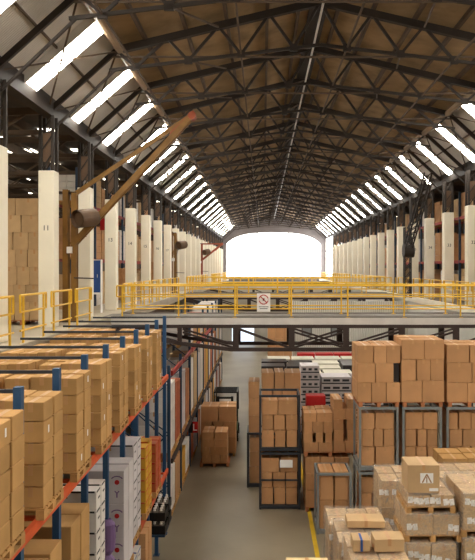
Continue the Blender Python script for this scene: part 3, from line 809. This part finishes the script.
for q in range(4):
    xq = 2.3+q*.98
    for li in range(8):
        carton(xq, 35.0, li*.325, .92, .8, .32, 'white flat carton below the red row, %s across, %s' % (ORD[q], layer_name(li, 8)), 'white flat cartons below the red row', 'cartonw', name='flat_carton', taped=False)
    carton(xq, 35.0, 2.6, .92, .7, .32, 'red flat carton before the white partition, %s across' % ORD[q], 'red cartons before the white partition', 'red', name='flat_carton', taped=False)
fill(.25, 1.6, 36.0, 37.0, 0, [[.33,.34,.33]]*7, [.6]*7, 'brown carton, distant stack left of the white partition', 'cartons left of the white partition', 'carton2', ny=1)
# brown boxes beyond the first bridge seen over its deck

# ---------------------------------------------------------------- wrapped pallets in the foreground
def film(x0, x1, y0, y1, z0, z1, label):
    r = random.Random(label); cx, cy = (x0+x1)/2, (y0+y1)/2
    bm = bmesh.new(); bmesh.ops.create_cube(bm, size=1)
    bmesh.ops.subdivide_edges(bm, edges=list(bm.edges), cuts=9, use_grid_fill=True)
    bot = [f for f in bm.faces if all(abs(v.co.z+.5) < 1e-4 for v in f.verts)]
    bmesh.ops.delete(bm, geom=bot, context='FACES')
    for v in bm.verts:
        v.co.x *= (x1-x0)+.03; v.co.y *= (y1-y0)+.03; v.co.z = (v.co.z+.5)*(z1-z0)+.0
        v.co += Vector((r.uniform(-.012,.012), r.uniform(-.012,.012), r.uniform(0,.02) if v.co.z > .05 else 0))
    me = bpy.data.meshes.new('stretch_film'); bm.to_mesh(me); bm.free(); me.materials.append(MT['film'])
    for p in me.polygons: p.use_smooth = True
    return tag(link('stretch_film', me, None, (cx,cy,z0)), label, 'plastic film', None)
stk = MB()
stk = [MB().box(-.085,-.01,-.002,0,-.04,.045).box(.01,.08,-.002,0,-.05,.035).box(-.05,.05,-.0025,-.002,-.02,.02).mesh('label','sticker')]
def stickers(objs, p=.8):
    for o in objs:
        b = o.bound_box; y0 = min(v[1] for v in b); zt = max(v[2] for v in b)
        for sx_ in (-1, 1):
            if R.random() < p:
                l = link('label', stk[0], o, (sx_*.12+R.uniform(-.03,.03), y0-.001, zt*R.uniform(.35,.65))); l['label'] = 'white paper label'
                l.rotation_euler[1] = R.uniform(-.2,.2); l.scale = (1.3,1,1.5)
def wrapped(x0, x1, y0, y1, z0, layers, rows, where, grp, base=True, mt='carton3', wrap=True, ny=2):
    z = z0
    if base:
        pallet((x0+x1)/2, (y0+y1)/2, z, x1-x0+.06, y1-y0, 'wooden pallet under the %s' % grp, 'pallets of the wrapped goods'); z += .14
    ob = fill(x0, x1, y0, y1, z, rows, layers, where, grp, mt, ny=ny, split='L', jit=.01, rot=.01, name='wrapped_carton' if wrap else 'carton')
    stickers([o for o in ob if not o['label'].endswith('rear')])
    zt = z+sum(layers)
    if wrap: film(x0-.01, x1+.01, y0-.01, y1+.01, z, zt+.01, 'clear stretch film around the %s' % grp)
    return zt
W1 = lambda nm: 'wrapped tan carton, %s' % nm
wrapped(1.39, 2.58, 13.6, 14.6, 0, [.498]*4, [[.5,.5],[.33,.34,.33],[.5,.5],[.4,.35,.25]], W1('back stack of left wrapped group'), 'back stack of left wrapped group')
wrapped(1.44, 2.6, 12.35, 13.45, 0, [.54]*4, [[.5,.5],[.33,.34,.33],[.5,.5],[.5,.5]], W1('middle stack of left wrapped group'), 'middle stack of left wrapped group')
zt = wrapped(1.5, 2.52, 11.1, 12.2, 0, [.595]*4, [[.5,.5],[.5,.5],[.5,.5],[.5,.5]], W1('front stack of left wrapped group'), 'front stack of left wrapped group')
carton(1.72, 11.5, zt+.035, .3, .34, .2, 'small brown carton with a blue strap on the front wrapped stack', None, 'carton3')
tag(MB().box(-.02,.02,-.003,0,0,.2).box(-.02,.02,0,.3,.2,.203).build('blue_strap', 'bluebox', None, (1.72,11.325,zt+.036)), 'blue plastic strap over the small carton on the front wrapped stack', 'strap')
carton(2.2, 11.5, zt+.035, .52, .36, .22, 'low brown carton lying beside the strapped one on the front wrapped stack', None, 'carton3', .03)
carton(2.05, 13.1, 2.338, .75, .4, .14, 'flat brown carton lying on the middle wrapped stack', None, 'carton3', -.02)
# centre stack with the single box on top
wrapped(2.86, 3.88, 13.0, 14.1, 0, [.62,.62,.62], [[.5,.5],[.5,.5],[.5,.5]], W1('bottom load of centre wrapped stack'), 'bottom load of centre wrapped stack')
wrapped(2.86, 3.95, 13.0, 14.1, 2.015, [.42], [[.5,.5]], W1('middle load of centre wrapped stack'), 'middle load of centre wrapped stack')
wrapped(2.9, 3.82, 13.0, 14.0, 2.59, [.235], [[.5,.5]], W1('thin top load of centre wrapped stack'), 'thin top load of centre wrapped stack')
c = carton(3.22, 13.32, 2.99, .64, .6, .56, 'square brown carton with a white printed sign, alone on top of centre wrapped stack', None, 'carton3')
sgn = MB().box(-.13,.13,-.003,0,-.1,.1).build('label', 'sticker', c, (.06,-.301,.30)); sgn['label'] = 'white printed label'
MB().bar((-.09,-.005,-.09), (0,-.005,.08), .004, .025).bar((.09,-.005,-.09), (0,-.005,.08), .004, .025).box(-.01,.01,-.005,-.003,-.09,.03).build('printed_mark', 'tapeclear', c, (.06,-.301,.30))
MB().box(-.09,.09,-.003,0,-.03,.03).build('label', 'sticker', c, (.2,-.301,.07))
# wide back stacks
zt = wrapped(2.70, 3.92, 14.8, 15.9, 0, [.635]*4, [[.5,.5],[.5,.5],[.5,.5],[.34,.33,.33]], W1('left back stack behind the centre'), 'left back stack behind the centre')
zt = wrapped(4.0, 5.3, 14.8, 15.9, 0, [.65]*4, [[.5,.5],[.5,.5],[.5,.5],[.5,.5]], W1('right back stack behind the centre'), 'right back stack behind the centre')
# right-hand stack
wrapped(4.0, 5.1, 12.9, 14.2, 0, [.7,.7,.6], [[.5,.5],[.5,.5],[.5,.5]], W1('bottom load of the right wrapped stack'), 'bottom load of the right wrapped stack')
wrapped(3.98, 5.12, 12.9, 14.2, 2.15, [.37,.37], [[.5,.5],[.5,.5]], W1('top load of the right wrapped stack'), 'top load of the right wrapped stack')
# brown cartons standing in front of the right cages
pallet(5.2, 17.2, 0, 1.2, 1.0, 'pallet of loose brown cartons before the right cage columns', 'pallets of the wrapped goods')
fill(4.62, 5.8, 16.7, 17.7, .14, [[.5,.5]]*4+[[.55,.45]], [.53]*4+[.36], 'brown carton before the right cage columns', 'cartons before the right cage columns', 'carton', ny=2, split='L')
# pale topped stack at the bottom edge
wrapped(.38, 1.12, 10.3, 11.3, 0, [.8,.8,.75], [[1],[1],[1]], 'pale carton in the stack at the bottom edge', 'pale stack in the aisle at the bottom edge', mt='pale', wrap=False, ny=1)

# ---------------------------------------------------------------- aisle: pallet loads and forklift
pallet(-1.83, 25.0, 0, 1.1, 1.0, 'orange-brown pallet of small cartons standing in the aisle', 'aisle pallets', 'redwood')
fill(-2.3, -1.35, 24.5, 25.5, .14, [[.4,.32,.28],[.3,.4,.3],[.5,.5],[.45,-.05,.5]], [.3,.3,.3,.27], 'small brown carton, near aisle pallet', 'small cartons on the near aisle pallet', 'carton2', ny=2, split='R', rot=.02)
pallet(-1.78, 26.4, 0, 1.35, 1.0, 'wooden pallet of large cartons behind the near aisle pallet', 'aisle pallets')
fill(-2.48, -1.08, 25.9, 26.9, .14, [[.5,.5],[.33,.33,.34],[.5,.5]], [.62,.62,.62], 'large brown carton on the far aisle pallet', 'large cartons on the far aisle pallet', 'carton2', ny=2, split='R', rot=.02)
fk = thing('forklift', 'dark forklift with slatted overhead guard parked behind the aisle cartons', 'forklift', (-1.62, 28.6, 0), 0)
MB().box(-.5,.5,-.6,1.0,.25,.95).box(-.5,.5,.5,1.1,.95,1.15).build('body', 'green', fk, bevel=.04)
MB().box(-.45,.45,1.0,1.35,.3,1.1).build('counterweight', 'cagedark', fk, bevel=.05)
g = MB()
for a in (-.5,.5):
    g.bar((a,-.55,.9), (a,-.35,2.1), .06); g.bar((a,.95,1.1), (a,.75,2.1), .06); g.bar((a,-.4,2.1), (a,.8,2.1), .06)
for j in range(8): g.bar((-.5,-.4+j*.17,2.1), (.5,-.4+j*.17,2.1), .03, .05)
g.build('overhead_guard', 'black', fk)
m_ = MB()
for a in (-.3,.3): m_.box(a-.05,a+.05,-.8,-.68,.05,2.0)
for z in (.3,1.1,1.9): m_.box(-.25,.25,-.78,-.7,z,z+.08)
m_.build('mast', 'black', fk)
MB().box(-.3,.3,.1,.5,.95,1.05).box(-.3,.3,.42,.5,1.05,1.45).build('seat', 'black', fk, bevel=.03)
for a in (-.45,.45):
    MB().box(a*.6-.05,a*.6+.05,-1.6,-.8,.04,.08).build('fork', 'cagedark', fk)
    for yy in (-.45,.85):
        s_ = 1 if a > 0 else -1; wh = MB().tube((a-.08*s_,yy,.25), (a+.1*s_,yy,.25), .25, 16).build('wheel', 'black', fk)
        MB().tube((a+.1*s_,yy,.25), (a+.12*s_,yy,.25), .1, 12).build('wheel_hub', 'galv', wh)

# ---------------------------------------------------------------- jib cranes
def jib(x, y, ang, label, mt, mt2, reach=3.7, rise=4.0):
    c = thing('jib_crane', label, 'crane', (x,y,MZ), 0, 'jib cranes')
    MB().ibar((-.12,0,.03), (-.12,0,4.05), .17, .2).ibar((.14,0,.03), (.14,0,3.95), .17, .2).build('post', mt, c)
    MB().box(-.35,.35,-.2,.2,0,.03).build('base_plate', mt2, c)
    MB().bar((-.95,0,3.98), (.2,0,3.95), .06, .08).build('wall_strap', 'bsteel', c)
    ca, sa = math.cos(ang), math.sin(ang)
    def P(u, z, o=0): return (u*ca-o*sa, u*sa+o*ca, z)
    b = MB()
    for o_ in (-.11, .11): b.bar(P(.08,2.35,o_), P(.08+reach,2.35+rise,o_), .05, .17)
    for j in range(8):
        u = .08+reach*(j+.7)/8; z = 2.35+(u-.08)/reach*rise; b.bar(P(u,z,-.11), P(u,z,.11), .06, .04)
    b.build('boom', mt, c)
    bo = kids(c)[-1]; MB().bar(P(reach-.6,1.71+rise), P(reach+.12,2.42+rise), .2, .14).tube(P(reach+.05,2.3+rise,-.16), P(reach+.05,2.3+rise,.16), .12, 12).build('boom_head', 'cranered', bo)
    MB().bar(P(.15,3.93,.03), P(reach,2.33+rise,.03), .07, .13).build('tie_beam', mt, c)
    d = MB().tube((.42,-.7,3.1), (.75,-.1,3.2), .27, 20, caps=False).tube((.42,-.7,3.1), (.75,-.1,3.2), .235, 20, caps=False).tube((.48,-.6,3.115), (.74,-.12,3.195), .236, 20)
    d = d.build('hoist_drum', 'drum', c)
    MB().bar((.1,-.15,3.0), (.5,-.35,3.1), .08).build('drum_bracket', mt, d)
    MB().box(-.06,.1,-.16,-.1,2.1,2.3).build('junction_box', 'sticker', c)
    MB().tube((.15,-.1,1.35), (.75,-.1,1.33), .02, 8).build('lever', 'bsteel', c)
    return c
jib(-5.92, 19.95, 0, 'ochre jib crane with its boom raised, beside the column numbered 11', 'crane', 'bsteel')
jib(-5.92, 42.9, 1.45, 'ochre jib crane half way down the left side, boom folded along the wall', 'crane', 'bsteel', 1.2, 1.0)
jib(-5.92, 61.5, 0, 'rust-red jib crane at the far left, boom reaching out before the arched window', 'cranered', 'bsteel', 2.0, 1.6)
# dark lattice crane on the right
c = thing('lattice_crane', 'dark lattice crane with a round drum, folded against the right-hand columns', 'crane', (8.0, 36, MZ))
def lattice(p, q, w_, n):
    p = Vector(p); q = Vector(q); d = (q-p).normalized(); a = d.cross(Vector((1,0,0))).normalized()*w_/2; b = Vector((w_/2,0,0))
    m_ = MB()
    for s1 in (-1,1):
        for s2 in (-1,1): m_.bar(p+a*s1+b*s2, q+a*s1+b*s2, .06)
    for i in range(n):
        u = p+(q-p)*i/n; v = p+(q-p)*(i+1)/n
        for s2 in (-1,1): m_.bar(u-a+b*s2, v+a+b*s2, .035)
        for s1 in (-1,1): m_.bar(u+a*s1-b, v+a*s1+b, .035)
    return m_
lattice((0,0,0), (0,0,3.9), .34, 8).build('mast', 'steel', c)
lattice((-.05,-.1,2.6), (-.2,-5.4,6.0), .36, 12).build('boom', 'steel', c)
MB().tube((-.3,-.35,2.6), (.25,-.35,2.6), .38, 18).build('drum', 'steel', c)
MB().bar((0,0,3.85), (-.2,-5.3,6.0), .05).build('stay', 'steel', c)

# ---------------------------------------------------------------- goods on the left mezzanine
pallet(-6.98, 19.3, MZ, 1.2, 1.0, 'pallet under the tall brown carton stack behind the column numbered 11', 'pallets on the mezzanine', 'redwood')
fill(-7.6, -6.42, 18.8, 19.8, MZ+.14, [[.34,.36,.3],[.32,.3,.38],[.4,.32,.28],[.36,.3,.34],[.3,.38,.32],[.5,.5],[.36,.64]], [.52,.5,.52,.5,.5,.5,.5],
     'tan carton, tall mezzanine stack by column 11', 'tan cartons in the tall mezzanine stack', 'carton3', ny=1, rot=.015)
lk = thing('locker', 'blue locker in a white frame between two left-hand columns', 'locker', (-6.2, 24.0, MZ))
MB().box(-.22,.22,-.1,.1,.75,1.93).build('cabinet', 'bluebox', lk, bevel=.01)
MB().box(.22,.25,-.1,.1,0,1.96).box(-.25,-.22,-.1,.1,0,1.96).box(-.22,.22,-.1,.1,.68,.75).box(-.22,.22,-.1,.1,1.93,1.96).build('frame', 'sticker', lk)
MB().box(.1,.12,-.115,-.1,1.3,1.42).build('handle', 'galv', lk)
# pallet racks on both mezzanines (outside the columns)
def side_rack(x0, x1, y0, y1, bays, levels, label, up):
    r = thing('pallet_rack', label, 'pallet rack', (x0,y0,MZ), 0, 'racks on the mezzanines')
    dy = (y1-y0)/bays; L_ = (x1-x0)
    for i in range(bays+1):
        for x in (0, L_): MB().box(x-.05,x+.05,i*dy-.05,i*dy+.05,0,5.6).build('upright', up, r)
    for z in levels:
        for x in (0, L_): MB().box(x-.03,x+.03,0,y1-y0,z-.14,z).build('beam', 'redbeam', r)
        MB().box(.03,L_-.03,0,y1-y0,z-.03,z).build('shelf_panel', 'wood', r)
    return r
side_rack(10.2, 11.3, 20, 94, 27, (2.05, 4.3), 'long pallet rack with red beams behind the right-hand columns', 'bluedark')
side_rack(-8.4, -7.3, 25.5, 94, 25, (2.05, 4.3), 'long pallet rack with red beams behind the left-hand columns', 'bluedark')
stuff = {'carton2': MB(), 'cartonw': MB(), 'carton3': MB()}
stuffL = {'carton2': MB(), 'cartonw': MB(), 'carton3': MB()}
for S, xa, ys, ye in ((stuff, 10.25, 20.2, 93), (stuffL, -8.3, 25.8, 93)):
    y = ys
    while y < ye:
        for lv, z in ((0, MZ+.0), (1, MZ+2.05), (2, MZ+4.3)):
            if R.random() < .08: continue
            mt = R.choice(['carton2','carton2','carton3','cartonw']) if lv < 2 else R.choice(['cartonw','carton3','carton2'])
            ht = R.uniform(1.2,1.7) if lv < 2 else R.uniform(.9,1.4)
            nl = R.choice([4,5,6]); nyy = 3
            for a in range(nl):
                for b in range(nyy):
                    for e in range(2):
                        S[mt].box(xa+.02+e*.49, xa+.49+e*.49, y+b*.37, y+b*.37+.35, z+.005+a*ht/nl, z+(a+1)*ht/nl-.01)
        y += 1.25
names = {'carton2':'brown','cartonw':'white','carton3':'tan'}
for S, sd in ((stuff,'right'), (stuffL,'left')):
    for k_, mb_ in S.items():
        if mb_.v:
            o = mb_.build('stacked_cartons', k_); tag(o, '%s cartons filling the rack behind the %s-hand columns' % (names[k_], sd), 'cartons', None, 'stuff')
# loads standing on the left mezzanine between the far columns
for q, (y, zt) in enumerate(((31.6, 1.5), (39.3, 1.9), (46.8, 1.7), (50.5, 2.0))):
    pallet(-6.75, y, MZ, 1.0, 1.0, 'pallet under the %s carton load between the far left columns' % ORD[q], 'pallets on the mezzanine')
    fill(-7.2, -6.28, y-.5, y+.5, MZ+.14, [[.5,.5]]*3, [zt/3]*3, 'brown carton, %s load between far left columns' % ORD[q], 'cartons of the %s load between the far left columns' % ORD[q], 'carton2', ny=2, split='R')
# plain red panel for the red at the top of the left shelving
tag(MB().box(-.4,.4,-.05,.05,0,.5).build('red_panel', 'red', None, (-6.9, 29.2, 9.2)), 'red board high between the left-hand columns', 'board')
